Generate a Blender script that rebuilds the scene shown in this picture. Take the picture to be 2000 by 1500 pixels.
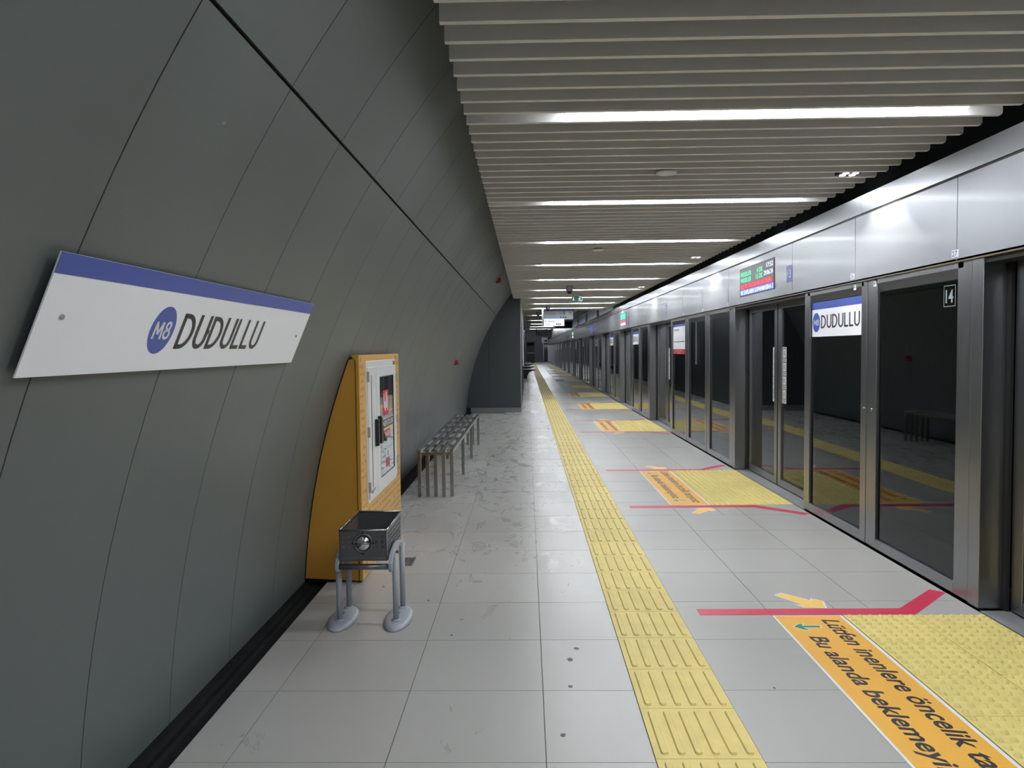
import bpy, bmesh, math, random
from mathutils import Matrix, Vector
random.seed(7)
for o in list(bpy.data.objects):
    bpy.data.objects.remove(o)
SC = bpy.context.scene
COL = SC.collection

# ------------------------------------------------------------------ camera
PITCH, YAW, ROLL, CAMH, FPX = 0.0454018, 0.0198139, -0.0106607, 1.5369, 1492.81
cp, sp, cy, sy = math.cos(PITCH), math.sin(PITCH), math.cos(YAW), math.sin(YAW)
fwd = Vector((-sy * cp, cy * cp, -sp)); rgt = Vector((cy, sy, 0)); up = rgt.cross(fwd)
r2 = rgt * math.cos(ROLL) + up * math.sin(ROLL); u2 = up * math.cos(ROLL) - rgt * math.sin(ROLL)
cd = bpy.data.cameras.new('camera'); cam = bpy.data.objects.new('camera', cd); COL.objects.link(cam)
cam.matrix_world = Matrix(((r2.x, u2.x, -fwd.x, 0), (r2.y, u2.y, -fwd.y, 0), (r2.z, u2.z, -fwd.z, CAMH), (0, 0, 0, 1)))
cd.sensor_fit = 'HORIZONTAL'; cd.sensor_width = 36; cd.lens = 36 * FPX / 2000; cd.clip_start = 0.05; cd.clip_end = 300
SC.camera = cam

# ------------------------------------------------------------------ world and exposure (underground: no sky)
W = bpy.data.worlds.new('world'); SC.world = W; W.use_nodes = True
W.node_tree.nodes['Background'].inputs[0].default_value = (0, 0, 0, 1)
W.node_tree.nodes['Background'].inputs[1].default_value = 0
SC.view_settings.view_transform = 'Standard'; SC.view_settings.look = 'None'
SC.view_settings.gamma = 1; SC.view_settings.use_curve_mapping = False
SC.view_settings.exposure = 0.27
LAMP = 40.0          # emission of the ceiling light strips
SPOT_W = 38.0        # power of one downlight over the screen-door header

# ------------------------------------------------------------------ materials
def srgb(*c):
    return tuple(((v / 255) / 12.92 if v / 255 <= .04045 else ((v / 255 + .055) / 1.055) ** 2.4) for v in c)

def mat(name, col, rough=.5, metal=0.0, vary=0.0, nscale=4.0, rvary=0.0, bump=0.0, bscale=200.0, stretch=None,
        emit=None, estr=0.0, rand=0.0, spec=None, rscale=None, rdetail=6, coat=0):
    m = bpy.data.materials.new(name); m.use_nodes = True
    nt = m.node_tree; N, L = nt.nodes, nt.links
    b = N['Principled BSDF']
    b.inputs['Base Color'].default_value = (*col, 1); b.inputs['Roughness'].default_value = rough
    b.inputs['Metallic'].default_value = metal
    if coat:
        b.inputs['Coat Weight'].default_value = coat; b.inputs['Coat Roughness'].default_value = .12
    if spec is not None: b.inputs['Specular IOR Level'].default_value = spec
    if emit is not None:
        b.inputs['Emission Color'].default_value = (*emit, 1); b.inputs['Emission Strength'].default_value = estr
    geo = N.new('ShaderNodeNewGeometry'); vec = geo.outputs['Position']
    if stretch:
        mp = N.new('ShaderNodeMapping'); mp.inputs['Scale'].default_value = stretch
        L.new(vec, mp.inputs['Vector']); vec = mp.outputs['Vector']
    if vary or rand:
        mx = N.new('ShaderNodeMix'); mx.data_type = 'RGBA'; mx.blend_type = 'MIX'
        k = max(vary, 1e-3)
        mx.inputs['A'].default_value = (*[c * (1 - k) for c in col], 1); mx.inputs['B'].default_value = (*[min(1, c * (1 + k)) for c in col], 1)
        nz = N.new('ShaderNodeTexNoise'); nz.inputs['Scale'].default_value = nscale; nz.inputs['Detail'].default_value = 5; nz.inputs['Roughness'].default_value = .62
        L.new(vec, nz.inputs['Vector'])
        L.new(nz.outputs['Fac'], mx.inputs['Factor'])
        out = mx.outputs['Result']
        if rand:
            oi = N.new('ShaderNodeObjectInfo'); hs = N.new('ShaderNodeHueSaturation')
            mr = N.new('ShaderNodeMapRange'); mr.inputs['To Min'].default_value = 1 - rand; mr.inputs['To Max'].default_value = 1 + rand
            L.new(oi.outputs['Random'], mr.inputs['Value']); L.new(mr.outputs['Result'], hs.inputs['Value']); L.new(out, hs.inputs['Color']); out = hs.outputs['Color']
        L.new(out, b.inputs['Base Color'])
    if rvary:
        nz = N.new('ShaderNodeTexNoise'); nz.inputs['Scale'].default_value = rscale or nscale; nz.inputs['Detail'].default_value = rdetail; nz.inputs['Roughness'].default_value = .65
        mr = N.new('ShaderNodeMapRange'); mr.inputs['From Min'].default_value = .35; mr.inputs['From Max'].default_value = .68
        mr.inputs['To Min'].default_value = max(.02, rough - rvary); mr.inputs['To Max'].default_value = rough + rvary
        L.new(vec, nz.inputs['Vector']); L.new(nz.outputs['Fac'], mr.inputs['Value']); L.new(mr.outputs['Result'], b.inputs['Roughness'])
    if bump:
        nz = N.new('ShaderNodeTexNoise'); nz.inputs['Scale'].default_value = bscale; nz.inputs['Detail'].default_value = 3
        bp = N.new('ShaderNodeBump'); bp.inputs['Strength'].default_value = bump; bp.inputs['Distance'].default_value = .002
        L.new(vec, nz.inputs['Vector']); L.new(nz.outputs['Fac'], bp.inputs['Height']); L.new(bp.outputs['Normal'], b.inputs['Normal'])
    return m

def glass_mat(name, tint=.3, boost=1.5, ior=1.5):
    m = bpy.data.materials.new(name); m.use_nodes = True
    nt = m.node_tree; N, L = nt.nodes, nt.links
    for n in list(N): N.remove(n)
    out = N.new('ShaderNodeOutputMaterial'); mix = N.new('ShaderNodeMixShader')
    tr = N.new('ShaderNodeBsdfTransparent'); tr.inputs[0].default_value = (tint * .92, tint, tint * 1.04, 1)
    gl = N.new('ShaderNodeBsdfGlossy'); gl.inputs['Roughness'].default_value = .025; gl.inputs['Color'].default_value = (.93, .97, 1, 1)
    fr = N.new('ShaderNodeFresnel'); fr.inputs['IOR'].default_value = ior
    mu = N.new('ShaderNodeMath'); mu.operation = 'MULTIPLY'; mu.inputs[1].default_value = boost; mu.use_clamp = True
    L.new(fr.outputs[0], mu.inputs[0]); L.new(mu.outputs[0], mix.inputs[0]); L.new(tr.outputs[0], mix.inputs[1]); L.new(gl.outputs[0], mix.inputs[2])
    L.new(mix.outputs[0], out.inputs[0])
    return m

M = {}
M['tile'] = mat('floor_tile_porcelain', (.385, .374, .352), .335, spec=.42, vary=.045, nscale=.9, rvary=.04, rscale=1.6, rand=.03, stretch=(1, .45, 1), rdetail=2.5)
def wet(m):
    nt = m.node_tree; N, L = nt.nodes, nt.links; b = N['Principled BSDF']
    old = b.inputs['Roughness'].links[0].from_socket
    geo = N.new('ShaderNodeNewGeometry'); sp_ = N.new('ShaderNodeSeparateXYZ'); L.new(geo.outputs['Position'], sp_.inputs[0])
    mr = N.new('ShaderNodeMapRange'); mr.inputs['From Min'].default_value = .75; mr.inputs['From Max'].default_value = .2; L.new(sp_.outputs['X'], mr.inputs['Value'])
    mp = N.new('ShaderNodeMapping'); mp.inputs['Scale'].default_value = (2.2, .8, 1); L.new(geo.outputs['Position'], mp.inputs['Vector'])
    nz = N.new('ShaderNodeTexNoise'); nz.inputs['Scale'].default_value = 2.6; nz.inputs['Detail'].default_value = 7; nz.inputs['Roughness'].default_value = .6; nz.inputs['Distortion'].default_value = 1.6
    L.new(mp.outputs[0], nz.inputs['Vector'])
    cr = N.new('ShaderNodeMapRange'); cr.inputs['From Min'].default_value = .54; cr.inputs['From Max'].default_value = .60; L.new(nz.outputs['Fac'], cr.inputs['Value'])
    mu = N.new('ShaderNodeMath'); mu.operation = 'MULTIPLY'; L.new(mr.outputs[0], mu.inputs[0]); L.new(cr.outputs[0], mu.inputs[1])
    mx = N.new('ShaderNodeMix'); mx.data_type = 'FLOAT'; L.new(mu.outputs[0], mx.inputs[0]); L.new(old, mx.inputs[2]); mx.inputs[3].default_value = .2
    my = N.new('ShaderNodeMapRange'); my.inputs['From Min'].default_value = 4.0; my.inputs['From Max'].default_value = 9.0; my.inputs['To Min'].default_value = .32; L.new(sp_.outputs['Y'], my.inputs['Value'])
    m2 = N.new('ShaderNodeMath'); m2.operation = 'MULTIPLY'; L.new(mu.outputs[0], m2.inputs[0]); L.new(my.outputs[0], m2.inputs[1]); L.new(m2.outputs[0], mx.inputs[0])
    L.new(mx.outputs[0], b.inputs['Roughness'])
wet(M['tile'])
M['grout'] = mat('grout', (.10, .095, .09), .9)
M['tactile'] = mat('tactile_yellow', (.68, .55, .20), .6, spec=.3, vary=.16, nscale=9, bump=.3, bscale=120, rand=.05)
M['dome'] = mat('tactile_dome_yellow', (.69, .57, .20), .55, spec=.4, vary=.12, nscale=8, rand=.04)
M['gutter'] = mat('gutter_dirty_black', (.006, .006, .007), .8, spec=.2, vary=.9, nscale=14, bump=.6, bscale=40)
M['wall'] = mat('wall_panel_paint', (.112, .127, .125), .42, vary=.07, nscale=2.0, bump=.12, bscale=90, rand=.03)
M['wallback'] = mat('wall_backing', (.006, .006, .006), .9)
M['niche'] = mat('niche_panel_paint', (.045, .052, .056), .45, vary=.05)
M['base'] = mat('baseboard_stone', (.20, .20, .20), .4, vary=.08)
M['slat'] = mat('slat_paint', (.82, .80, .77), .5, vary=.03, nscale=3)
M['void'] = mat('ceiling_void', (.012, .013, .016), .9)
M['lamp'] = mat('lamp_diffuser', (.9, .9, .9), .4, emit=(.90, .95, 1.0), estr=LAMP)
M['cove'] = mat('cove_diffuser', (.9, .9, .9), .4, emit=(.9, .95, 1.0), estr=7.0)
M['lampbody'] = mat('lamp_body', (.75, .75, .74), .4)
M['alu'] = mat('header_brushed_aluminium', (.37, .38, .405), .40, .62, vary=.02, nscale=3, coat=.15)
M['trimalu'] = mat('trim_brushed_aluminium', (.42, .43, .46), .32, .9, vary=.02, nscale=3, coat=.1)
M['steel'] = mat('frame_brushed_steel', (.355, .36, .375), .30, 1.0, vary=.05, nscale=30, rvary=.02, rdetail=2, stretch=(1, 1, .06))
M['benchsteel'] = mat('bench_steel', (.36, .36, .365), .24, 1.0, vary=.04, nscale=3)
M['dark'] = mat('dark_rubber', (.012, .012, .013), .6)
M['glass'] = glass_mat('screen_glass', .36, 1.1, 1.5)
M['cabglass'] = glass_mat('cabinet_glass', .25, 1.8, 1.6)
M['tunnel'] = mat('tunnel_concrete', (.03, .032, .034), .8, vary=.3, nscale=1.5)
M['upwall'] = mat('upper_wall_panel', (.42, .43, .46), .35, vary=.04, rand=.06)
M['sill'] = mat('granite_sill', (.23, .23, .23), .5, vary=.25, nscale=160)
M['white'] = mat('white_print', (.78, .78, .79), .35)
M['signwhite'] = mat('sign_white', (.90, .91, .95), .35, vary=.02)
M['shadedwhite'] = mat('shaded_strip_print', (.5, .5, .52), .4)  # white print darkened in colour for the shade on the door leaves
M['blue'] = mat('sign_blue', srgb(62, 84, 168), .35)
M['ink'] = mat('sign_ink', (.018, .018, .024), .4)
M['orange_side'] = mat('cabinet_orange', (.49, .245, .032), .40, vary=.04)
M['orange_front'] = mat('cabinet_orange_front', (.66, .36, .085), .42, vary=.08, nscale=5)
M['cabwhite'] = mat('cabinet_white', (.74, .75, .73), .35)
M['black'] = mat('black_plastic', (.012, .012, .012), .4)
M['red'] = mat('red_print', srgb(190, 40, 62), .4)
M['redline'] = mat('red_floor_tape', srgb(198, 44, 76), .38, vary=.06, nscale=6)
M['stick'] = mat('orange_sticker', srgb(230, 172, 66), .45, vary=.06, nscale=5)
M['arrowyellow'] = mat('yellow_arrow_sticker', srgb(244, 196, 96), .4, vary=.05)
M['green'] = mat('green_print', srgb(24, 128, 92), .4)
M['greenbar'] = mat('green_bar', (.02, .26, .16), .35)
M['standgrey'] = mat('stand_grey_paint', (.36, .38, .43), .4, vary=.05, nscale=12)
M['basket'] = mat('basket_dark_steel', (.19, .19, .20), .34, .75, vary=.1, nscale=10)
M['knob'] = mat('polished_knob', (.75, .75, .76), .13, 1.0)
M['brown'] = mat('brown_print', (.05, .035, .03), .4)
M['alarm'] = mat('alarm_red', (.32, .008, .02), .35)
M['camgrey'] = mat('camera_grey', (.35, .35, .36), .4)
M['residue'] = mat('worn_sticker_residue', (.20, .19, .18), .6, vary=.4, nscale=9)
M['stain'] = mat('gum_stain', (.07, .065, .06), .5, vary=.5, nscale=90)
M['granite'] = mat('bench_black', (.02, .02, .022), .35)
M['endwall'] = mat('end_wall_panel', (.16, .175, .19), .4, vary=.05)
M['exitgreen'] = mat('exit_green', (.005, .07, .04), .4, emit=(.0, .09, .05), estr=.25)
M['exitwhite'] = mat('exit_white', (.7, .75, .7), .4, emit=(.8, 1, .9), estr=.35)
M['signlit'] = mat('lit_sign_face', (.8, .8, .8), .4, emit=(.95, .98, 1), estr=.75)
M['signgrey'] = mat('grey_sign_face', (.20, .20, .21), .4)
M['signblue_lit'] = mat('lit_sign_blue', (.1, .25, .6), .4, emit=(.15, .4, .9), estr=.6)
M['led_g'] = mat('led_green', (.01, .1, .05), .5, emit=(.03, .95, .42), estr=1.25)
M['led_r'] = mat('led_red', (.1, .01, .02), .5, emit=(1.0, .07, .12), estr=1.2)
M['led_w'] = mat('led_white', (.2, .2, .25), .5, emit=(.62, .82, 1.0), estr=1.5)
M['led_b'] = mat('led_blue_glow', (.02, .03, .1), .5, emit=(.10, .14, .75), estr=.55)
M['led_rb'] = mat('led_red_glow', (.08, .01, .02), .5, emit=(.8, .03, .09), estr=.4)
M['led_bg'] = mat('led_board', (.05, .05, .052), .5, emit=(.2, .2, .2), estr=.3)
M['num'] = mat('etched_number', (.30, .36, .38), .5)
M['downled'] = mat('downlight_led', (.9, .9, .9), .3, emit=(1, .98, .93), estr=6.0)

# ------------------------------------------------------------------ mesh helpers
class MB:
    def __init__(s): s.v = []; s.f = []; s.sm = []
    def add(s, vs, fs, smooth=False):
        n = len(s.v); s.v += [tuple(v) for v in vs]
        for f in fs: s.f.append(tuple(n + i for i in f)); s.sm.append(smooth)
        return s
    def box(s, x0, x1, y0, y1, z0, z1):
        return s.add([(x0, y0, z0), (x1, y0, z0), (x1, y1, z0), (x0, y1, z0), (x0, y0, z1), (x1, y0, z1), (x1, y1, z1), (x0, y1, z1)],
                     [(0, 3, 2, 1), (4, 5, 6, 7), (0, 1, 5, 4), (1, 2, 6, 5), (2, 3, 7, 6), (3, 0, 4, 7)])
    def prism(s, poly, a, b, axis='y', smooth=False):
        """poly: 2-D points; axis: extrusion. y: (x,z), z: (x,y), x: (y,z)."""
        def P(p, t): return {'y': (p[0], t, p[1]), 'z': (p[0], p[1], t), 'x': (t, p[0], p[1])}[axis]
        n = len(poly)
        vs = [P(p, a) for p in poly] + [P(p, b) for p in poly]
        s.add(vs, [tuple(range(n))[::-1], tuple(range(n, 2 * n))])
        off = len(s.v) - 2 * n
        for i in range(n):
            j = (i + 1) % n
            s.f.append((off + i, off + j, off + n + j, off + n + i)); s.sm.append(smooth)
        return s
    def tube(s, pts, r, n=12, cap=True):
        pts = [Vector(p) for p in pts]; rings = []
        for i, p in enumerate(pts):
            d = (pts[min(i + 1, len(pts) - 1)] - pts[max(i - 1, 0)]).normalized()
            a = d.cross(Vector((0, 0, 1)));
            if a.length < 1e-3: a = Vector((1, 0, 0))
            a.normalize(); b = d.cross(a)
            rr = r[i] if isinstance(r, (list, tuple)) else r
            rings.append([p + (a * math.cos(2 * math.pi * k / n) + b * math.sin(2 * math.pi * k / n)) * rr for k in range(n)])
        vs = [v for rg in rings for v in rg]; fs = []
        for i in range(len(pts) - 1):
            for k in range(n):
                l = (k + 1) % n
                fs.append((i * n + k, i * n + l, (i + 1) * n + l, (i + 1) * n + k))
        s.add(vs, fs, True)
        if cap:
            o = len(s.v) - len(vs)
            s.f.append(tuple(o + k for k in range(n))[::-1]); s.sm.append(False)
            s.f.append(tuple(o + (len(pts) - 1) * n + k for k in range(n))); s.sm.append(False)
        return s
    def lathe(s, prof, c=(0, 0, 0), n=24, axis='z', sx=1, sy=1):
        """prof: (radius, height) list, revolved about an axis through c."""
        vs = []; fs = []
        for r, h in prof:
            for k in range(n):
                a = 2 * math.pi * k / n; p, q = r * math.cos(a) * sx, r * math.sin(a) * sy
                vs.append({'z': (c[0] + p, c[1] + q, c[2] + h), 'y': (c[0] + p, c[1] + h, c[2] + q), 'x': (c[0] + h, c[1] + p, c[2] + q)}[axis])
        for i in range(len(prof) - 1):
            for k in range(n):
                l = (k + 1) % n
                fs.append((i * n + k, i * n + l, (i + 1) * n + l, (i + 1) * n + k))
        s.add(vs, fs, True)
        o = len(s.v) - len(vs)
        s.f.append(tuple(o + k for k in range(n))[::-1]); s.sm.append(False)
        s.f.append(tuple(o + (len(prof) - 1) * n + k for k in range(n))); s.sm.append(False)
        return s
    def mesh(s, name, m):
        me = bpy.data.meshes.new(name); me.from_pydata(s.v, [], s.f); me.polygons.foreach_set('use_smooth', s.sm)
        bm = bmesh.new(); bm.from_mesh(me); bmesh.ops.recalc_face_normals(bm, faces=bm.faces); bm.to_mesh(me); bm.free()
        me.materials.append(m if not isinstance(m, str) else M[m]); me.update(); return me
    def build(s, name, m, parent=None, bevel=0, loc=None):
        return put(name, s.mesh(name, m), parent, loc, bevel)

def put(name, me, parent=None, loc=None, bevel=0):
    o = bpy.data.objects.new(name, me); COL.objects.link(o)
    if loc is not None: o.location = loc
    if parent is not None: o.parent = parent
    if bevel:
        b = o.modifiers.new('bevel', 'BEVEL'); b.width = bevel; b.segments = 2; b.limit_method = 'ANGLE'
    return o

def empty(name, loc=(0, 0, 0)):
    o = bpy.data.objects.new(name, None); COL.objects.link(o); o.location = loc; o.empty_display_size = .1
    return o
def tag(o, label, cat, group=None):
    o['label'] = label; o['category'] = cat
    if group: o['group'] = group
    return o
def struct(o, label=None):
    o['kind'] = 'structure'
    if label: o['label'] = label
    return o
def thing(name, label, cat, group=None):
    return tag(empty(name), label, cat, group)

def rel(o, parent):
    o.parent = parent; return o

ORD = ['first', 'second', 'third', 'fourth', 'fifth', 'sixth', 'seventh', 'eighth', 'ninth', 'tenth', 'eleventh', 'twelfth', 'thirteenth',
       'fourteenth', 'fifteenth', 'sixteenth', 'seventeenth', 'eighteenth', 'nineteenth', 'twentieth', 'twenty-first', 'twenty-second', 'twenty-third']

_tc = {}
def text_verts(s, bold=0.0):
    key = (s, bold)
    if key in _tc: return _tc[key]
    cu = bpy.data.curves.new('lettering', 'FONT'); cu.body = s; cu.resolution_u = 3; cu.offset = bold; cu.fill_mode = 'BOTH'
    ob = bpy.data.objects.new('lettering', cu); COL.objects.link(ob)
    dg = bpy.context.evaluated_depsgraph_get(); me = ob.evaluated_get(dg).to_mesh()
    v = [(p.co.x, p.co.y) for p in me.vertices]; f = [tuple(p.vertices) for p in me.polygons]
    ob.evaluated_get(dg).to_mesh_clear(); bpy.data.objects.remove(ob); bpy.data.curves.remove(cu)
    _tc[key] = (v, f); return v, f

def lettering(name, s, org, u, v, width, height, m, parent=None, bold=0.0, shear=0.0, mode='box', ref=None):
    """flat print of s: org = lower-left corner, u / v = unit reading and up directions.
    The text's own box is fitted to width x height (height measured on ref's box)."""
    V, F = text_verts(s, bold)
    org, u, v = Vector(org), Vector(u).normalized(), Vector(v).normalized()
    ws = s.split()
    if len(ws) > 1:
        fx = [p[0] for p in V]; tot = max(fx) - min(fx); fy = [p[1] for p in V]; hh = max(fy) - min(fy); out = None
        for i, w in enumerate(ws):
            pre = max(p[0] for p in text_verts(' '.join(ws[:i + 1]), bold)[0]); wv = text_verts(w, bold)[0]
            wl_ = max(p[0] for p in wv) - min(p[0] for p in wv); yl = min(p[1] for p in wv); yh = max(p[1] for p in wv)
            off = yl - min(fy)
            o2 = org + u * ((pre - wl_ - min(fx)) / tot * width + shear * off / hh * height) + v * (off / hh * height)
            out = lettering(name, w, o2, u, v, wl_ / tot * width, (yh - yl) / hh * height, m, parent, bold, shear)
        return out
    xs = [p[0] for p in V]; ys = [p[1] for p in (text_verts(ref, bold)[0] if ref else V)]
    x0, x1, y0, y1 = min(xs), max(xs), min(ys), max(ys)
    kx, ky = width / max(1e-6, x1 - x0), height / max(1e-6, y1 - y0)
    vs = []
    for x, y in V:
        b = (y - y0) * ky; a = (x - x0) * kx + shear * b
        vs.append(org + u * a + v * b)
    mb = MB(); mb.add(vs, F)
    me = bpy.data.meshes.new(name); me.from_pydata(mb.v, [], mb.f); me.materials.append(M[m]); me.update()
    return put(name, me, parent)

def glyph_strokes(ch):
    """centre lines of a capital in a unit-high box: (advance width, list of open or closed paths)."""
    A = lambda cx, cy, rx, ry, a0, a1, n=12: [(cx + rx * math.cos(math.radians(a0 + (a1 - a0) * k / n)), cy + ry * math.sin(math.radians(a0 + (a1 - a0) * k / n))) for k in range(n + 1)]
    if ch == 'D': return .62, [[(0, -.07), (0, 1.07)], [(-.07, 1), (.16, 1)] + A(.16, .5, .40, .5, 90, -90, 16) + [(-.07, 0)]]
    if ch == 'U': return .56, [[(0, 1.08), (0, .30)] + A(.26, .30, .26, .30, 180, 360, 14) + [(.52, 1.08)]]
    if ch == 'L': return .42, [[(0, 1.08), (0, 0)], [(-.07, 0), (.44, 0)]]
    if ch == 'M': return .74, [[(0, -.08), (.06, 1)], [(.06, 1.0), (.36, .22)], [(.36, .22), (.66, 1.0)], [(.66, 1), (.72, -.08)]]
    if ch == '8': return .52, [A(.25, .76, .20, .24, 0, 360, 20), A(.25, .25, .25, .27, 0, 360, 20)]
    return .3, []
def capitals(name, s, org, u, v, width, height, m, parent, weight=.15, gap=.20):
    """word in plain condensed capitals, each letter a stroked shape; fitted to width x height."""
    org, u, v = Vector(org), Vector(u).normalized(), Vector(v).normalized()
    x = 0; quads = []
    for ch in s:
        adv, paths = glyph_strokes(ch)
        for P in paths:
            P = [Vector((p[0] + x, p[1])) for p in P]; L_, R_ = [], []
            closed = (P[0] - P[-1]).length < 1e-4
            for i, p in enumerate(P):
                a = P[i - 1] if i else (P[-2] if closed else p); b = P[i + 1] if i < len(P) - 1 else (P[1] if closed else p)
                d = (b - a).normalized(); nrm = Vector((-d.y, d.x)) * weight / 2
                L_.append(p + nrm); R_.append(p - nrm)
            for i in range(len(P) - 1): quads.append((L_[i], L_[i + 1], R_[i + 1], R_[i]))
        x += adv + gap
    xs = [p.x for q in quads for p in q]; ys = [p.y for q in quads for p in q]
    x0, x1, y0, y1 = min(xs), max(xs), min(ys), max(ys); mb = MB()
    for q in quads: mb.add([org + u * ((p.x - x0) / (x1 - x0) * width) + v * ((p.y - y0) / (y1 - y0) * height) for p in q], [(0, 1, 2, 3)])
    me = bpy.data.meshes.new(name); me.from_pydata(mb.v, [], mb.f); me.materials.append(M[m]); me.update()
    return put(name, me, parent)

def quad(name, org, u, v, w, h, m, parent=None, t=.0012):
    """thin printed board: lower-left corner org, thickness t towards the viewer side u x v."""
    org, u, v = Vector(org), Vector(u).normalized(), Vector(v).normalized(); n = u.cross(v) * t
    a = [org, org + u * w, org + u * w + v * h, org + v * h]
    mb = MB(); mb.add(a + [p + n for p in a], [(3, 2, 1, 0), (4, 5, 6, 7), (0, 1, 5, 4), (1, 2, 6, 5), (2, 3, 7, 6), (3, 0, 4, 7)])
    return mb.build(name, m, parent)

def disc(name, c, u, v, rx, ry, m, parent=None, t=.0012, n=40):
    c, u, v = Vector(c), Vector(u).normalized(), Vector(v).normalized(); nn = u.cross(v) * t
    ring = [c + u * rx * math.cos(2 * math.pi * k / n) + v * ry * math.sin(2 * math.pi * k / n) for k in range(n)]
    mb = MB(); mb.add(ring + [p + nn for p in ring], [tuple(range(n))[::-1], tuple(range(n, 2 * n))] + [(k, (k + 1) % n, n + (k + 1) % n, n + k) for k in range(n)])
    return mb.build(name, m, parent)

def inset(poly, d):
    n = len(poly); A = sum(poly[i][0] * poly[(i + 1) % n][1] - poly[(i + 1) % n][0] * poly[i][1] for i in range(n))
    sg = 1 if A > 0 else -1; out = []
    for i in range(n):
        p0, p1, p2 = Vector(poly[i - 1]), Vector(poly[i]), Vector(poly[(i + 1) % n])
        a, b = (p1 - p0).normalized(), (p2 - p1).normalized()
        n1, n2 = Vector((-a.y, a.x)) * sg, Vector((-b.y, b.x)) * sg
        k = 1 + n1.dot(n2)
        out.append(tuple(p1 + (n1 + n2) * d / max(.45, k)))
    return out

# ------------------------------------------------------------------ layout constants (metres; x across, y along the platform)
ZC = 2.76                      # underside of the ceiling slats
YB, YE = -3.3, 93.5            # rear cut-off and far end of the platform
XF = 2.60                      # front plane of the glass screen
XH = 2.58                      # front plane of the header
DOORS = [-0.86, 4.33, 9.52, 16.17, 21.37, 26.57, 31.77, 38.40, 43.60, 48.80, 54.00, 60.65, 65.85, 71.05, 76.25, 82.90, 88.10]  # far edge of each opening
ZL = 2.1                       # length of the paved zone before a door
WCX, WCZ, WR = 3.4409, -0.2884, 4.9434   # circle of the vaulted wall
def wx(z): return WCX - math.sqrt(WR * WR - (z - WCZ) ** 2)
YN = 18.62                     # where the niche block begins

# ------------------------------------------------------------------ floor
floor = struct(empty('floor'), 'grey porcelain tiled station platform')
MB().box(-1.345, 2.585, YB, YE, -.10, -.004).build('grout_bed', 'grout', floor)
colx = [(-1.345, -1.142), (-1.142, -.542), (-.542, .058), (.058, .466), (.866, 1.387), (1.387, 1.987), (1.987, 2.587)]
zones = [(1.786, 2.59, e - ZL, e) for e in DOORS[:13]]
def cut(r, z):
    x0, x1, y0, y1 = r; a, b, c, d = z
    if a >= x1 or b <= x0 or c >= y1 or d <= y0: return [r]
    out = []
    if a > x0 + .01: out.append((x0, a, y0, y1))
    if b < x1 - .01: out.append((b, x1, y0, y1))
    lo, hi = max(x0, a), min(x1, b)
    if c > y0 + .01: out.append((lo, hi, y0, c))
    if d < y1 - .01: out.append((lo, hi, d, y1))
    return out
tiles = []
nrow = int((YE - YB) / .6) + 2
for k in range(-11, nrow):
    y0 = 2.778 + .6 * k; y1 = y0 + .6
    if y1 < YB or y0 > YE: continue
    for x0, x1 in colx:
        if y1 > YN and x1 < -.2: continue
        rs = [(x0, x1, y0, min(y1, YE))]
        for z in zones:
            rs = [q for r in rs for q in cut(r, z)]
        tiles += [r for r in rs if r[1] - r[0] > .02 and r[3] - r[2] > .02]
def seen_tile(r):
    return r[3] > 2.35 and not (r[1] < -.9 and r[3] < 2.6)
near = sorted([t for t in tiles if seen_tile(t)], key=lambda t: t[2])[:292]
nset = set(near); g = .0018; tcache = {}
for (x0, x1, y0, y1) in near:
    key = (round(x1 - x0, 3), round(y1 - y0, 3))
    if key not in tcache: tcache[key] = MB().box(g, key[0] - g, g, key[1] - g, -.012, 0).mesh('floor_tile', 'tile')
    put('floor_tile', tcache[key], floor, (x0, y0, 0))
fb = MB()
for (x0, x1, y0, y1) in tiles:
    if (x0, x1, y0, y1) not in nset: fb.box(x0 + g, x1 - g, y0 + g, y1 - g, -.012, 0)
f = fb.build('far_floor_tiles', 'tile', floor); f['kind'] = 'stuff'

# tactile guiding strip: one tile = slab + six raised bars
def bar(mb, cx, y0, y1, w, h):
    n = 5; r = w / 2; out = []
    for rr, z in ((r, .003), (r * .72, .003 + h)):
        ring = [(cx + rr * math.cos(a), y0 + r + rr * math.sin(a), z) for a in [math.pi + math.pi * k / n for k in range(n + 1)]]
        ring += [(cx + rr * math.cos(a), y1 - r + rr * math.sin(a), z) for a in [math.pi * k / n for k in range(n + 1)]]
        out.append(ring)
    m = len(out[0])
    mb.add(out[0] + out[1], [(i, (i + 1) % m, m + (i + 1) % m, m + i) for i in range(m)] + [tuple(range(m, 2 * m))])
tb = MB().box(.0015, .3985, .0015, .3985, -.012, .003)
for k in range(6): bar(tb, .041 + .0645 * k, .024, .376, .030, .0075)
tme = tb.mesh('tactile_tile', 'tactile')
ys = [3.998 - .4 + .4 * k for k in range(-3, 190)]
for i, y in enumerate(ys[:150]): put('tactile_tile', tme, floor, (.466, y, 0))
far = MB()
for y in ys[150:]: far.box(.4675, .8645, y, y + .397, -.012, .003)
for y in [3.998 - .4 + .4 * k for k in range(-17, -3)]: far.box(.4675, .8645, y, y + .397, -.012, .003)
f = far.build('far_tactile_tiles', 'tactile', floor); f['kind'] = 'stuff'

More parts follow.
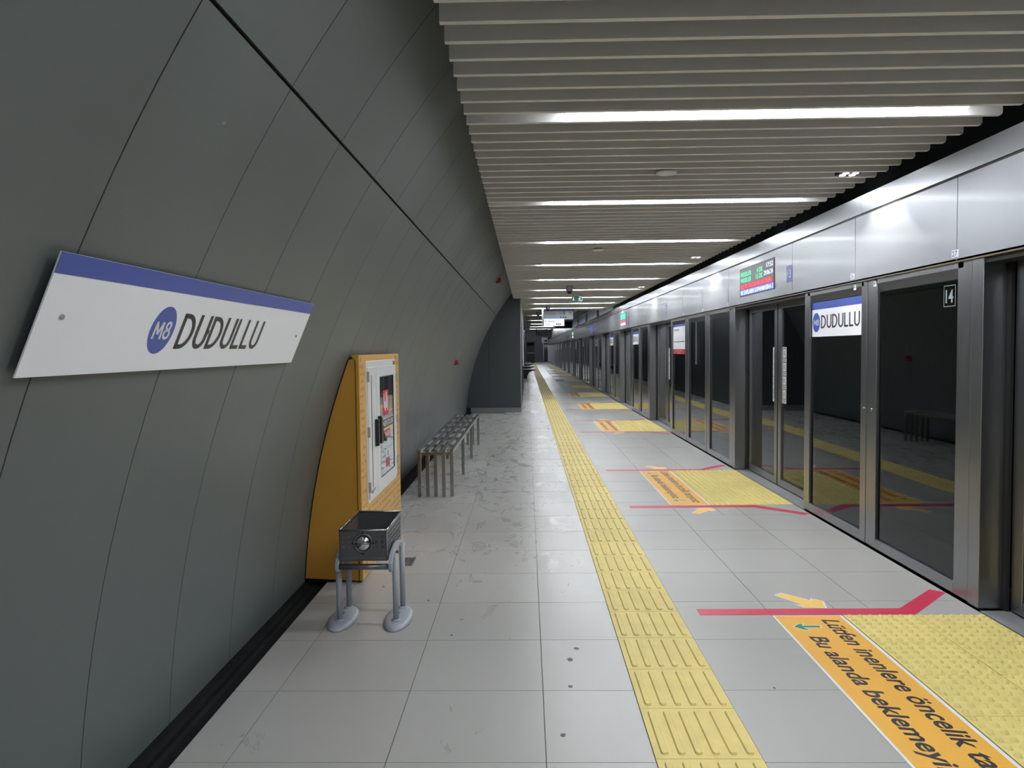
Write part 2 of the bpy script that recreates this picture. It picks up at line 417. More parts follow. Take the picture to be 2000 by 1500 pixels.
# dome tiles before the doors
def dome_tile(w, d, ny):
    mb = MB().box(.0022, w - .0022, .0022, d - .0022, -.012, .002)
    for i in range(7):
        for j in range(ny):
            c = (w * (i + .5) / 7, d * (j + .5) / ny); n = 8
            r0 = [(c[0] + 0.0165 * math.cos(2 * math.pi * k / n), c[1] + 0.0165 * math.sin(2 * math.pi * k / n), .002) for k in range(n)]
            r1 = [(c[0] + 0.0100 * math.cos(2 * math.pi * k / n), c[1] + 0.0100 * math.sin(2 * math.pi * k / n)  , .0125) for k in range(n)]
            mb.add(r0 + r1 + [(c[0], c[1], .0145)], [(k, (k + 1) % n, n + (k + 1) % n, n + k) for k in range(n)] + [(n + k, n + (k + 1) % n, 2 * n) for k in range(n)], True)
    return mb
dme = dome_tile(.4, .4, 7).mesh('dome_tile', 'dome'); dcut = dome_tile(.4, .1, 2).mesh('dome_tile', 'dome')
for i, e in enumerate(DOORS[:13]):
    if i == 0: continue
    for x in (1.786, 2.186):
        for k in range(5): put('dome_tile', dme, floor, (x, e - .4 * (k + 1), 0))
        put('dome_tile', dcut, floor, (x, e - ZL, 0))

for (x, y, r) in [(.20, 3.72, .016), (.185, 3.42, .011), (.13, 2.98, .012), (.09, 2.72, .014), (.24, 3.86, .013), (-.16, 2.55, .010), (-.42, 4.05, .008), (1.10, 3.40, .006), (-.95, 4.9, .009), (-.62, 4.62, .008), (.55, 3.05, .004)]:
    mb = MB(); n = 11; rr = random.Random(int(x * 1000 + y * 77))
    ring = [(x + r * (.7 + .5 * rr.random()) * math.cos(2 * math.pi * k / n), y + r * 1.3 * (.7 + .5 * rr.random()) * math.sin(2 * math.pi * k / n)) for k in range(n)]
    mb.prism(ring, .0002, .0009, 'z').build('floor_stain', 'stain', floor)
# drain channel at the foot of the vaulted wall
MB().prism([(-1.52, -.05), (-1.345, -.05), (-1.345, -.002), (-1.352, -.002), (-1.36, -.034), (-1.41, -.028), (-1.425, -.016), (-1.45, -.02), (-1.47, -.012), (-1.52, .0)], YB, YN, 'y').build('drain_channel', 'gutter', floor)
sb = MB()
for e in DOORS: sb.box(2.60, 2.83, e - 2.30, e + .07, -.05, .0)
sb.build('door_sill', 'sill', floor)
MB().box(2.587, 2.60, YB, YE, -.06, -.018).build('edge_joint', 'dark', floor)
MB().box(2.83, 3.0, YB, YE, -1.2, -.01).build('platform_edge', 'tunnel', floor)

# ------------------------------------------------------------------ left vaulted wall
wl = struct(empty('wall_left'), 'dark grey curved vault wall of large painted panels')
ZJ = 2.364
def arc(z0, z1, n, off):
    out = []
    a0, a1 = math.asin((z0 - WCZ) / WR), math.asin((z1 - WCZ) / WR)
    for k in range(n + 1):
        a = a0 + (a1 - a0) * k / n
        out.append((WCX - (WR - off) * math.cos(a), WCZ + (WR - off) * math.sin(a)))
    return out
def arcslab(z0, z1, n, y0, y1, t0, t1):
    A = arc(z0, z1, n, t1); B = arc(z0, z1, n, t0); mb = MB(); m = n + 1
    vs = [(x, y, z) for y in (y0, y1) for x, z in A] + [(x, y, z) for y in (y0, y1) for x, z in B]
    mb.add(vs, [(i, i + 1, m + i + 1, m + i) for i in range(n)], True)
    mb.add(vs, [(2 * m + i, 2 * m + i + 1, 3 * m + i + 1, 3 * m + i) for i in range(n)], True)
    fs = []
    for i in range(n): fs += [(i, i + 1, 2 * m + i + 1, 2 * m + i), (m + i, m + i + 1, 3 * m + i + 1, 3 * m + i)]
    fs += [(0, m, 3 * m, 2 * m), (n, m + n, 3 * m + n, 2 * m + n)]
    mb.add(vs, fs)
    return mb
def shade_fix(me):
    bm = bmesh.new(); bm.from_mesh(me); bmesh.ops.remove_doubles(bm, verts=bm.verts, dist=1e-5); bmesh.ops.recalc_face_normals(bm, faces=bm.faces)
    for e in bm.edges: e.smooth = len(e.link_faces) == 2 and e.calc_face_angle(0) < .5
    bm.to_mesh(me); bm.free(); return me
PW = .64
lo = shade_fix(arcslab(.004, ZJ - .005, 22, .0028, PW - .0028, -.02, 0).mesh('wall_panel', 'wall'))
hi = shade_fix(arcslab(ZJ + .005, 3.35, 14, .0028, PW - .0028, -.02, 0).mesh('wall_panel', 'wall'))
yj = 3.066 - PW * 10
while yj < YN:
    last = yj + PW > YN
    put('wall_panel', lo, wl, (0, yj, 0)); put('wall_panel', hi, wl, (0, yj, 0))
    yj += PW
shade = arcslab(-.06, 3.5, 20, YB, YN + .6, -.06, -.022).mesh('wall_backing', 'wallback'); put('wall_backing', shade_fix(shade), wl)  # black sheet behind the panels, put in to block light

# niche block that ends the vault
nb = struct(empty('wall_niche'), 'dark flat panelled block at the end of the vault wall')
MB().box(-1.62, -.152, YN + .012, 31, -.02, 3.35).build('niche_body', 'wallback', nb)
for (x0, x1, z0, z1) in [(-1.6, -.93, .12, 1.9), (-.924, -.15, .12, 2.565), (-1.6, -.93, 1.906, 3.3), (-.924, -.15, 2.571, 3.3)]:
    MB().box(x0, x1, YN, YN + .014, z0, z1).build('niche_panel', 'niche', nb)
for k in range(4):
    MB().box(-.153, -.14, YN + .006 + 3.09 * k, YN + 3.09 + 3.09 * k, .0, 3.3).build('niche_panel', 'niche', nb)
MB().box(-.155, -.132, YN - .012, YN + .012, .0, 3.2).build('corner_strip', 'steel', nb)
MB().box(-.132, -.105, 24.3, 24.36, 1.0, 2.7).build('corner_strip', 'white', nb)
struct(MB().box(-1.38, -.152, YN - .03, YN - .001, 0, .115).build('baseboard_niche', 'base'), 'grey stone skirting below the dark panelled block')
ws = struct(empty('wall_side'), 'dark side wall beyond the panelled block')
for k in range(21):
    MB().box(-.34, -.20, 31 + 3 * k, 31 + 3 * k + 2.985, 0, 3.9).build('side_panel', 'niche', ws)
MB().box(-.5, -.24, 31, YE, -.02, 3.9).build('side_backing', 'wallback', ws)

# ------------------------------------------------------------------ end walls
we = struct(empty('wall_end'), 'dark grey end wall of the platform')
for x0, x1, z0, z1 in [(-.3, -.02, 0, 3.9), (.95, 2.05, 0, 2.4), (-.02, 2.05, 2.4, 3.9), (2.05, 3.2, 2.9, 3.9)]:
    MB().box(x0, x1 - .01, YE, YE + .05, z0, z1 - .01).build('wall_panel', 'endwall', we)
MB().box(-1.7, 6, YE + .06, YE + .2, -1.3, 4.2).build('wall_backing', 'wallback', we)
MB().box(1.83, 2.575, YE - .25, YE - .01, 2.25, 2.92).build('end_header', 'alu', we)
MB().box(2.15, 2.50, YE - .256, YE - .25, 2.42, 2.62).build('end_display', 'dark', we)
dr = struct(empty('door_18'), 'grey steel service door with a push bar in the end wall')
MB().box(-.01, .94, YE - .02, YE + .05, 0, 2.35).build('door_panel', 'niche', dr)
MB().box(.08, .86, YE - .09, YE - .02, 1.02, 1.10).build('push_bar', 'alu', dr)
MB().box(.05, .88, YE - .03, YE - .018, 1.95, 2.30).build('door_vent', 'wallback', dr)
dr = struct(empty('door_19'), 'black glass end door of the screen with a red and white notice')
MB().box(2.06, 2.57, YE - .1, YE - .04, 0, 2.2).build('door_panel', 'black', dr)
for x in (2.02, 2.55): MB().box(x, x + .06, YE - .14, YE - .03, 0, 2.2).build('door_post', 'steel', dr)
MB().box(2.15, 2.52, YE - .108, YE - .1, 1.70, 2.07).build('notice', 'white', dr)
MB().box(2.15, 2.52, YE - .108, YE - .1, 1.44, 1.70).build('notice', 'red', dr)
wb = struct(empty('wall_back_added'), 'dark wall added behind the viewer to contain the light')
MB().box(-1.7, 6, YB - .2, YB, -1.3, 4.2).build('wall_panel', 'endwall', wb)  # unseen closing wall, added to contain light; the platform itself runs on

# ------------------------------------------------------------------ ceiling
ce = struct(empty('ceiling'), 'suspended ceiling of pale grey slats across the platform')
SP, SH, ST = .1838, .095, .030
smA = MB().prism([(-.315, 0), (2.545, 0), (2.552, .012), (2.552, SH), (-.315, SH)], 0, ST, 'y').mesh('ceiling_slat', 'slat')
smB = MB().box(-.315, 1.65, 0, ST, 0, SH).mesh('ceiling_slat', 'slat')
k0 = -int((4.19 - YB) / SP); fs = MB(); n_ind = 0
for k in range(k0, 260):
    y = 4.19 + SP * k
    if y > 50: break
    wide = y < 24.6
    if k >= -11 and n_ind < 185:
        put('ceiling_slat', smA if wide else smB, ce, (0, y, ZC)); n_ind += 1
    else:
        fs.box(-.315, 2.55 if wide else 1.65, y, y + ST, ZC, ZC + SH)
f = fs.build('far_ceiling_slats', 'slat', ce); f['kind'] = 'stuff'
MB().box(-1.2, 6, YB, 50, 3.30, 3.40).build('ceiling_void', 'void', ce)
MB().box(-.5, 6, 50, YE + .1, 3.85, 3.95).build('ceiling_void', 'niche', ce)
MB().box(-.5, 3.2, 49.95, 50.05, 2.86, 3.9).build('ceiling_void', 'void', ce)
for y in [4.35 + 2.39 * k for k in range(-1, 9)]:
    MB().tube([(2.535, y, ZC + SH), (2.535, y, 3.3)], .004, 6).build('hanger_rod', 'steel', ce)
for x in (.1, 1.2, 2.3): MB().box(x, x + .03, YB, 24.5 if x > 1.5 else 50, ZC + SH, ZC + SH + .03).build('carrier_rail', 'void', ce)

# ------------------------------------------------------------------ ceiling light strips
def lamp(y, x0, x1, label, z=ZC, w=.112):
    t = thing('ceiling_light', label, 'light', 'light strips between the ceiling slats')
    MB().box(x0 - .03, x1 + .03, y - w / 2, y + w / 2, z + .050, z + .09).build('lamp_body', 'lampbody', t)
    MB().box(x0, x1, y - w / 2 + .004, y + w / 2 - .004, z + .001, z + .050).build('diffuser', 'lamp', t)
    for xa in (x0 - .0125, x1 + .0005): MB().box(xa, xa + .012, y - w / 2, y + w / 2, z + .012, z + .052).build('end_cap', 'lampbody', t)
    return t
LY = 4.19 - (SP - ST) / 2
for k in range(-3, 20):
    y = LY + 13 * SP * k
    if y > 24.5 and k % 2: continue
    if k < 0: lb = 'light strip overhead, %s back from the first one in view' % ORD[-k - 1]
    else: lb = '%s glowing white light strip in the slatted ceiling counted from the front' % ORD[k]
    x1 = 2.30 if y < 24.5 else 1.45
    lamp(y, .225, x1, lb, ZC, .112 if y < 24.5 else .06)
for k in range(7):
    lamp(53 + 5.6 * k, .3, 2.2, '%s light strip under the plain ceiling past the slats' % ORD[k], 3.72, .12)

# ------------------------------------------------------------------ right side: header, glass screen, doors, upper wall, tunnel
hd = struct(empty('trim_1'), 'brushed aluminium header above the glass screen doors')
MB().box(XH + .012, 2.86, YB, YE, 2.042, 2.68).build('header_body', 'dark', hd)
MB().prism([(XH, 2.037), (XH + .006, 2.030), (XH + .06, 2.030), (XH + .06, 2.05), (XH, 2.05)], YB, YE, 'y').build('header_lip', 'steel', hd)
seams = [YB]
for i, e in enumerate(DOORS):
    if i == 0: seams += [e + .33]; continue
    a, b = DOORS[i - 1] + .33, e - 2.02
    n = 2 if b - a < 3.4 else 3
    seams += [a + (b - a) * j / n for j in range(1, n + 1)] + [e + .33]
seams = [s for s in seams if s < YE] + [YE]
seams = sorted(set(round(s, 4) for s in seams))
for a, b in zip(seams[:-1], seams[1:]):
    MB().box(XH, XH + .012, a + .0035, b - .0035, 2.038, 2.532).build('header_panel', 'alu', hd)
ts = [YB, -.6] + [5.99 + 6.45 * k for k in range(14)]
ts = [t for t in ts if t < YE] + [YE]
tr = struct(empty('trim_2'), 'narrow brushed aluminium capping strip above the header')
for a, b in zip(ts[:-1], ts[1:]):
    MB().prism([(XH + .006, 2.552), (XH + .018, 2.552), (XH + .012, 2.686), (XH, 2.686)], a + .002, b - .002, 'y').build('capping_panel', 'trimalu', tr)
MB().box(XH + .03, 2.9, YB, YE, 2.655, 2.682).build('capping_top', 'trimalu', tr)

wr = struct(empty('wall_right'), 'dark wall above the header')
k = 0; y = YB
while y < YE:
    m = 'niche' if y < 23 else 'upwall'  # far panels in a lighter colour, standing in for uplight on them
    MB().box(2.93, 2.96, y + .006, min(y + 1.5, YE) - .006, 2.6, 3.9).build('upper_panel', m, wr); y += 1.5
MB().box(2.97, 3.05, YB, YE, 2.0, 4.2).build('upper_backing', 'wallback', wr)
tu = struct(empty('wall_tunnel'), 'dark track tunnel beyond the glass')
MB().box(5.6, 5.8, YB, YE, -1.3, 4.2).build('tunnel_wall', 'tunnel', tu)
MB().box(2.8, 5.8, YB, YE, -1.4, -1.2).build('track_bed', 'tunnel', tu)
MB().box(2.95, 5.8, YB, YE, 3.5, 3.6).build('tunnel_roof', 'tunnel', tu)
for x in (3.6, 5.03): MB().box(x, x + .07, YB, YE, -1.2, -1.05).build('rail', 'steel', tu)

for k in range(5):
    t = thing('cove_light', '%s low light strip lying on top of the header past the slats' % ORD[k], 'light', 'light strips on top of the far header')
    MB().box(2.74, 2.80, 26 + 6 * k, 31 + 6 * k, 2.686, 2.705).build('lamp_body', 'lampbody', t)
    MB().box(2.745, 2.795, 26.02 + 6 * k, 30.98 + 6 * k, 2.705, 2.715).build('diffuser', 'cove', t)

Ypos = Vector((0, 1, 0)); Yneg = Vector((0, -1, 0)); Zup = Vector((0, 0, 1))
def namesign(name, y0, y1, z0, z1, x, parent, short=False):
    """station board facing -x; y1 far end is the reader's left."""
    w = y1 - y0; h = z1 - z0
    b = quad(name, (x, y1, z0), Yneg, Zup, w, h * .79, 'signwhite', parent)
    quad('blue_band', (x, y1, z0 + h * .79), Yneg, Zup, w, h * .21, 'blue', b)
    disc('line_badge', (x - .0013, y1 - .10 * w, z0 + h * .415), Yneg, Zup, .083 * w, .083 * w * 1.0, 'blue', b, .0008)
    capitals('badge_lettering', 'M8', (x - .0024, y1 - .042 * w, z0 + h * .325), Yneg, Zup, .118 * w, h * .18, 'white', b, .17, .22)
    capitals('lettering', 'DUDULLU', (x - .0015, y1 - .205 * w, z0 + h * .235), Yneg, Zup, .765 * w, h * .38, 'ink', b)
    return b

wn = 0
def window(y0, y1, idx, bar_=False, s0=.10, s1=.10, detail=True):
    global wn
    wn += 1
    t = struct(empty('window_%d' % wn), 'fixed glass panel in a brushed steel frame of the platform screen')
    xb = XF + .065
    bev = .003 if y0 < 16 else 0
    MB().box(XF, xb, y0, y0 + s0, 0.012, 2.03).build('stile', 'steel', t, bev)
    MB().box(XF, xb, y1 - s1, y1, 0.012, 2.03).build('stile', 'steel', t, bev)
    MB().box(XF, xb, y0 + s0, y1 - s1, 0.012, .085).build('bottom_rail', 'steel', t, bev)
    MB().prism([(XF, 2.03), (XF, 1.995), (XF + .021, 1.93), (xb, 1.93), (xb, 2.03)], y0 + s0 * .6, y1 - s1 * .6, 'y').build('top_rail', 'steel', t)
    MB().box(XF + .020, XF + .028, y0 + s0 - .005, y1 - s1 + .005, .08, 1.935).build('glass_pane', 'glass', t)
    if detail:
        MB().box(XF + .029, XF + .055, y1 - s1 - .075, y1 - s1 - .02, .09, 1.92).build('clamp_bar', 'steel', t)
        MB().box(XF + .012, XF + .0198, y1 - s1 - .012, y1 - s1, .085, 1.93).build('gasket', 'dark', t)
    if bar_:
        MB().tube([(XF + .12, y0 + s0 + .01, 1.08), (XF + .12, y1 - s1 - .05, 1.08)], .0155, 12).build('push_bar', 'greenbar', t)
        for yy in (y0 + s0 + .015, y1 - s1 - .06): MB().tube([(XF + .05, yy, 1.08), (XF + .12, yy, 1.08)], .012, 8).build('bar_bracket', 'steel', t)
        for yy in ((y1 - .03) if idx == 0 else (y0 + .03),):
            MB().lathe([(.013, 0), (.013, -.006), (.006, -.008), (.006, -.002)], (XF, yy, 1.05), 12, 'x').build('key_lock', 'benchsteel', t)
    return t

SIGNW = []
for i in range(0, len(DOORS) - 1):
    e = DOORS[i]; y0 = e + .20; y1 = DOORS[i + 1] - 2.305
    if y1 > YE: break
    n = 2 if (y1 - y0) < 3.4 else 3; gp = .075; w = (y1 - y0 - gp * (n - 1)) / n
    for j in range(n):
        a = y0 + j * (w + gp)
        t = window(a, a + w, 0 if j == 0 else 1, bar_=(i == 1 or (i == 2 and j == 0)), s0=.15 if j == 0 else .095, s1=.13 if j == n - 1 else .095, detail=e < 40)
        if j < n - 1: MB().box(XF + .004, XF + .07, a + w + .002, a + w + gp - .002, .012, 2.03).build('mullion', 'steel', t, .003 if e < 12 else 0)
        if j == n - 1: SIGNW.append((a + .128, a + w - .138))
        if i == 1 and j == 0:
            # numeral etched on the glass
            u = (0, -1, 0); xx = XF + .019
            lettering('number_print', '14', (xx, a + .15 + .166, 1.795), u, Zup, .085, .082, 'num', t, .02)
            zc, yc = 1.838, a + .15 + .121
            for (dy, dz, ww, hh) in [(-.066, -.066, .004, .132), (.062, -.066, .004, .132), (-.066, -.066, .132, .004), (-.066, .062, .132, .004)]:
                quad('number_frame', (xx, yc + dy + ww, zc + dz), Yneg, Zup, ww, hh, 'num', t, .0006)
# last stretch up to the end wall
a = DOORS[-1] + .18
for j in range(3):
    if a + 1.4 * j < YE - 1.4: window(a + 1.45 * j, a + 1.45 * j + 1.38, 1, detail=False)

def leaf(parent, y0, y1, strip=None, bev=0):
    fr = MB()
    x0, x1 = 2.755, 2.80
    lf = empty('door_leaf'); rel(lf, parent)
    sw = .10
    MB().box(x0, x1, y0, y0 + sw, .012, 2.03).build('stile', 'steel', lf, bev)
    MB().box(x0, x1, y1 - sw, y1, .012, 2.03).build('stile', 'steel', lf, bev)
    MB().box(x0, x1, y0 + sw, y1 - sw, .012, .085).build('bottom_rail', 'steel', lf, bev)
    MB().box(x0, x1, y0 + sw, y1 - sw, 1.95, 2.03).build('top_rail', 'steel', lf, bev)
    MB().box(x0 + .016, x0 + .024, y0 + sw - .004, y1 - sw + .004, .08, 1.955).build('glass_pane', 'glass', lf)
    if strip:
        a, b, pics = strip
        q = quad('pictogram_strip', (x0 + .0155, b, .92), Yneg, Zup, b - a, .61, 'shadedwhite', lf, .0006)
        w = b - a
        for k in range(4):
            zc = 1.46 - .147 * k; yc = (a + b) / 2
            if pics == 'ban' and k < 2:
                disc('pictogram', (x0 + .0145, yc, zc), Yneg, Zup, w * .40, w * .40, 'red', q, .0004, 20)
                disc('pictogram', (x0 + .0140, yc, zc), Yneg, Zup, w * .30, w * .30, 'white', q, .0004, 20)
                quad('pictogram', (x0 + .0135, yc + w * .05, zc - w * .24), Yneg, Zup, w * .12, w * .48, 'ink', q, .0003)
            else:
                quad('pictogram', (x0 + .0145, yc + w * .36, zc - w * .40), Yneg, Zup, w * .72, w * .84, 'ink', q, .0003)
                quad('pictogram', (x0 + .0140, yc + w * .30, zc - w * .34), Yneg, Zup, w * .60, w * .70, 'white', q, .0003)
                quad('pictogram', (x0 + .0135, yc + w * .10, zc - w * .22), Yneg, Zup, w * .16, w * .46, 'ink', q, .0003)
            quad('caption', (x0 + .0145, yc + w * .3, zc - w * .58), Yneg, Zup, w * .6, w * .05, 'ink', q, .0003)
    return lf
for i, e in enumerate(DOORS):
    d = struct(empty('door_%d' % (i + 1)), 'pair of sliding glass platform doors in brushed steel')
    c = e - 1.06; bev = .003 if i < 4 else 0
    st = i in (1, 2, 3)
    leaf(d, c + .012, e + .04, (c + .118, c + .205, 'ban') if st else None, bev)
    leaf(d, e - 2.33, c - .012, (c - .245, c - .118, 'box') if st else None, bev)
    MB().box(2.752, 2.80, c - .010, c + .010, .012, 2.03).build('rubber_seal', 'dark', d)
    MB().box(XF, 2.735, e + .09, e + .198, .004, 2.03).build('door_post', 'steel', d, bev)
    MB().box(XF + .02, 2.75, e - 2.40, e - 2.31, .004, 2.03).build('door_post', 'steel', d, bev)
    MB().box(XF + .01, 2.80, e - 2.30, e + .09, 2.0, 2.04).build('door_lintel', 'dark', d)
    MB().box(2.735, 2.755, e + .05, e + .12, .004, 2.03).build('rubber_seal', 'dark', d)

# ------------------------------------------------------------------ boards and prints on the screen
t = namesign('station_name_board', SIGNW[1][0], SIGNW[1][1], 1.620, 1.928, XF + .0185, None)
tag(t, 'white station name board with blue top edge stuck inside the near glass panel', 'sign')
a, b = SIGNW[2]
t = quad('line_map', (XF + .0185, b, 1.51), Yneg, Zup, b - a, .385, 'signwhite')
tag(t, 'white line map poster with blue top and red foot on the glass screen', 'sign')
quad('blue_band', (XF + .0185, b, 1.895), Yneg, Zup, b - a, .04, 'blue', t)
quad('red_band', (XF + .0185, b, 1.425), Yneg, Zup, b - a, .085, 'red', t)
lettering('red_band_lettering', 'Kapılara yaslanmayınız', (XF + .0165, b - .2, 1.468), Yneg, Zup, .62, .026, 'white', t)
lettering('red_band_lettering', 'Do not lean', (XF + .0165, b - .36, 1.436), Yneg, Zup, .3, .022, 'white', t)
lettering('heading', 'Hareket Hattı', (XF + .0165, b - .10, 1.825), Yneg, Zup, .42, .038, 'ink', t, .01)
quad('route_line', (XF + .0165, b - .05, 1.63), Yneg, Zup, b - a - .12, .012, 'ink', t, .0004)
for k in range(13): 
    quad('station_tick', (XF + .0165, b - .07 - .068 * k, 1.643), Yneg, Vector((0, -.5, 1)), .004, .085, 'num', t, .0004)
for i in range(3, min(13, len(SIGNW))):
    a, b = SIGNW[i]
    if i in (3, 4, 5, 6, 8, 9):
        t = namesign('station_name_board', a, b, 1.62, 1.93, XF + .0185, None)
        tag(t, 'small white board with blue top edge on the glass beside the %s screen door' % ORD[i], 'sign')
    else:
        t = quad('notice_board', (XF + .0185, b, 1.52), Yneg, Zup, b - a, .42, 'signwhite')
        quad('red_band', (XF + .0185, b, 1.43), Yneg, Zup, b - a, .09, 'red', t)
        tag(t, 'white notice with a red foot on the glass beside the %s screen door' % ORD[i], 'sign')
# equipment tags near the mullion
for y, lb in ((6.10, 'tiny white tag on the steel frame above the station name board'), (5.75, 'tiny white tag on the top rail of the glass panel numbered fourteen')):
    t = quad('equipment_tag', (XF - .001, y + .045, 1.975), Yneg, Zup, .045, .04, 'white'); tag(t, lb, 'tag')
    quad('tag_print', (XF - .0024, y + .036, 1.99), Yneg, Zup, .012, .012, 'ink', t, .0004)

# header prints: LED boards, number plates, numerals
def led(y0, y1, kind, label):
    t = thing('information_display', label, 'display')
    z0, z1 = 2.135, 2.465; w = y1 - y0; h = z1 - z0; x = XH - .001
    quad('display_frame', (x, y1, z0), Yneg, Zup, w, h, 'black', t, .004)
    x -= .0045
    if kind == 'full':
        quad('display_panel', (x, y1 - .03, z0 + h * .44), Yneg, Zup, w - .05, h * .50, 'led_bg', t, .0004)
        quad('display_panel', (x, y1 - .03, z0 + h * .235), Yneg, Zup, w - .05, h * .205, 'led_rb', t, .0004)
        quad('display_panel', (x, y1 - .03, z0 + h * .02), Yneg, Zup, w - .03, h * .21, 'led_b', t, .0004)
        x -= .0008
        def L(s, a, zf, ww, hh, m): lettering('display_lettering', s, (x, y1 - a * w, z0 + zf * h), Yneg, Zup, ww * w, hh * h, m, t, .01)
        L('PARSELLER', .035, .69, .33, .16, 'led_g'); L('4 DK', .53, .69, .17, .16, 'led_g'); L('17:52', .80, .76, .17, .15, 'led_w')
        L('PARSELLER', .035, .48, .33, .16, 'led_g'); L('13 DK', .51, .48, .19, .16, 'led_g'); L('29.06.24', .73, .52, .24, .15, 'led_w')
        L('BUL IYI YOLCULUKLAR DILER.', .035, .26, .90, .15, 'led_r')
        L('NE KAPILARIN KAPANMASINA E', .035, .045, .94, .16, 'led_w')
    elif kind == 'small':
        quad('display_panel', (x, y1 - .05, z0 + h * .5), Yneg, Zup, w * .4, h * .45, 'led_g', t, .0004)
        quad('display_panel', (x, y1 - w * .55, z0 + h * .5), Yneg, Zup, w * .38, h * .45, 'led_g', t, .0004)
        quad('display_panel', (x, y1 - .05, z0 + h * .25), Yneg, Zup, w * .9, h * .2, 'led_r', t, .0004)
        quad('display_panel', (x, y1 - .05, z0 + h * .03), Yneg, Zup, w * .9, h * .18, 'led_w', t, .0004)
    else:
        quad('display_panel', (x, y1 - .05, z0 + h * .05), Yneg, Zup, w * .92, h * .9, 'led_b', t, .0004)
    return t
led(8.03, 9.31, 'full', 'large coloured text display on the header over the second screen door')
led(19.9, 21.05, 'small', 'small green and red display farther along the header')
led(29.8, 31.0, 'blue', 'small blue display on the header far down the platform')
led(42.2, 43.4, 'small', 'tiny green display at the far part of the header')
for i, s in ((2, '13'), (3, '12'), (4, '11'), (5, '10')):
    e = DOORS[i]
    t = quad('number_plate', (XH - .001, e - 1.86, 2.165), Yneg, Zup, .165, .163, 'blue')
    tag(t, 'blue square plate with a white door number beside the header seam above the %s door' % ORD[i - 1], 'sign')
    lettering('plate_lettering', s, (XH - .0035, e - 1.89, 2.205), Yneg, Zup, .105, .085, 'white', t, .015)
for i, (s, y) in enumerate((('27', 4.70), ('26', 6.15), ('25', 9.90), ('24', 11.3), ('23', 12.7))):
    t = quad('panel_number_label', (XH - .001, y + .01 - (.0 if i < 3 else .0), 2.06), Yneg, Zup, .075, .045, 'white')
    tag(t, '%s small white numeral label along the foot of the header panels' % ORD[i], 'label')
    lettering('label_lettering', s, (XH - .0032, y + .004, 2.066), Yneg, Zup, .055, .033, 'blue', t, .01)

# ------------------------------------------------------------------ floor stickers
DN = {1: 'nearest', 2: 'second', 3: 'third', 4: 'fourth', 5: 'fifth', 6: 'sixth'}
def flat(name, poly, z, m, parent=None, t=.0006):
    return MB().prism(poly, z, z + t, 'z').build(name, m, parent)
AR = [(1.513, .36), (1.57, .408), (1.70, .26), (1.713, .303), (1.772, .241), (1.745, .122), (1.616, .129), (1.573, .188), (1.621, .178)]
RL = [(.98, .012), (2.205, .012), (2.585, .40), (2.517, .465), (2.163, .115), (.98, .115)]
for i in range(1, 6):
    e = DOORS[i]; n = e - ZL
    st = thing('floor_sticker', 'orange floor sign with two lines of lettering before the %s screen door' % DN[i], 'sticker')
    MB().box(1.386, 1.782, n + .012, e - .004, .0004, .0012).build('white_border', 'white', st)
    MB().box(1.399, 1.764, n + .020, e - .010, .0012, .0018).build('orange_panel', 'stick', st)
    zt = .0022; U = (0, -1, 0); V = (1, 0, 0)
    lettering('lettering', 'Lütfen inenlere öncelik tanıyınız', (1.605, e - .065, zt), U, V, 1.90, .125, 'ink', st, .022, .18)
    lettering('lettering', 'Bu alanda beklemeyiniz', (1.447, e - .315, zt), U, V, 1.44, .117, 'ink', st, .022, .18)
    for yc in (e - .178, n + .23):
        A = [(1.440, yc), (1.490, yc + .048), (1.523, yc + .048), (1.505, yc + .019), (1.597, yc + .019), (1.597, yc - .019), (1.505, yc - .019), (1.523, yc - .055), (1.490, yc - .055)]
        flat('arrow_border', A, .002, 'white', st, .0003); flat('arrow', inset(A, .006), .0024, 'green', st, .0003)
    for side in (1, -1):
        if i == 1 and side == -1: continue
        fl = (lambda p: (p[0], e + p[1])) if side == 1 else (lambda p: (p[0], n - p[1]))
        wh = 'far' if side == 1 else 'near'
        if i <= 4:
            P = [fl(p) for p in RL]
            t = flat('red_floor_line', P, .0004, 'redline'); tag(t, 'red bent floor line along the %s edge of the %s yellow door pad' % (wh, DN[i]), 'floor marking')
        if i <= 3:
            A = [fl(p) for p in AR]
            t = flat('arrow_sticker', A, .0012, 'white'); tag(t, 'yellow arrow with white outline beside the %s red line of the %s door' % (wh, DN[i]), 'sticker')
            flat('arrow_face', inset(A, .009), .0019, 'arrowyellow', t, .0004)
for i in (7, 8, 9, 10):
    e = DOORS[i]
    t = MB().box(1.40, 1.77, e - ZL + .2, e - .2, .0004, .001).build('worn_sticker', 'residue')
    tag(t, 'grey worn-off floor sticker left of the %s yellow door pad' % ORD[i - 1], 'sticker')

# ------------------------------------------------------------------ station board on the vaulted wall
tp, bt = Vector((-1.030, 0, 1.765)), Vector((-1.149, 0, 1.484))
vv = (tp - bt); H = vv.length; vv.normalize(); uu = Vector((0, 1, 0)); nn = uu.cross(vv)   # points to the platform
def S(y, v, o=0.0): return Vector((bt.x, y, bt.z)) + vv * v + nn * o
sg = thing('station_sign', 'long white station name sign with blue top band fixed to the curved wall', 'sign')
q = quad('sign_board', S(1.69, 0, -.004), uu, vv, 2.015, H, 'signwhite', sg, .004)
quad('blue_band', S(1.69, H * .835, .0003), uu, vv, 2.015, H * .165, 'blue', q, .0008)
disc('line_badge', S(2.287, H * .432, .0003), uu, vv, .0735, .0765, 'blue', q, .0008)
capitals('badge_lettering', 'M8', S(2.233, H * .335, .0015), uu, vv, .106, .060, 'white', q, .17, .22)
capitals('lettering', 'DUDULLU', S(2.400, H * .235, .0008), uu, vv, .735, .121, 'ink', q)
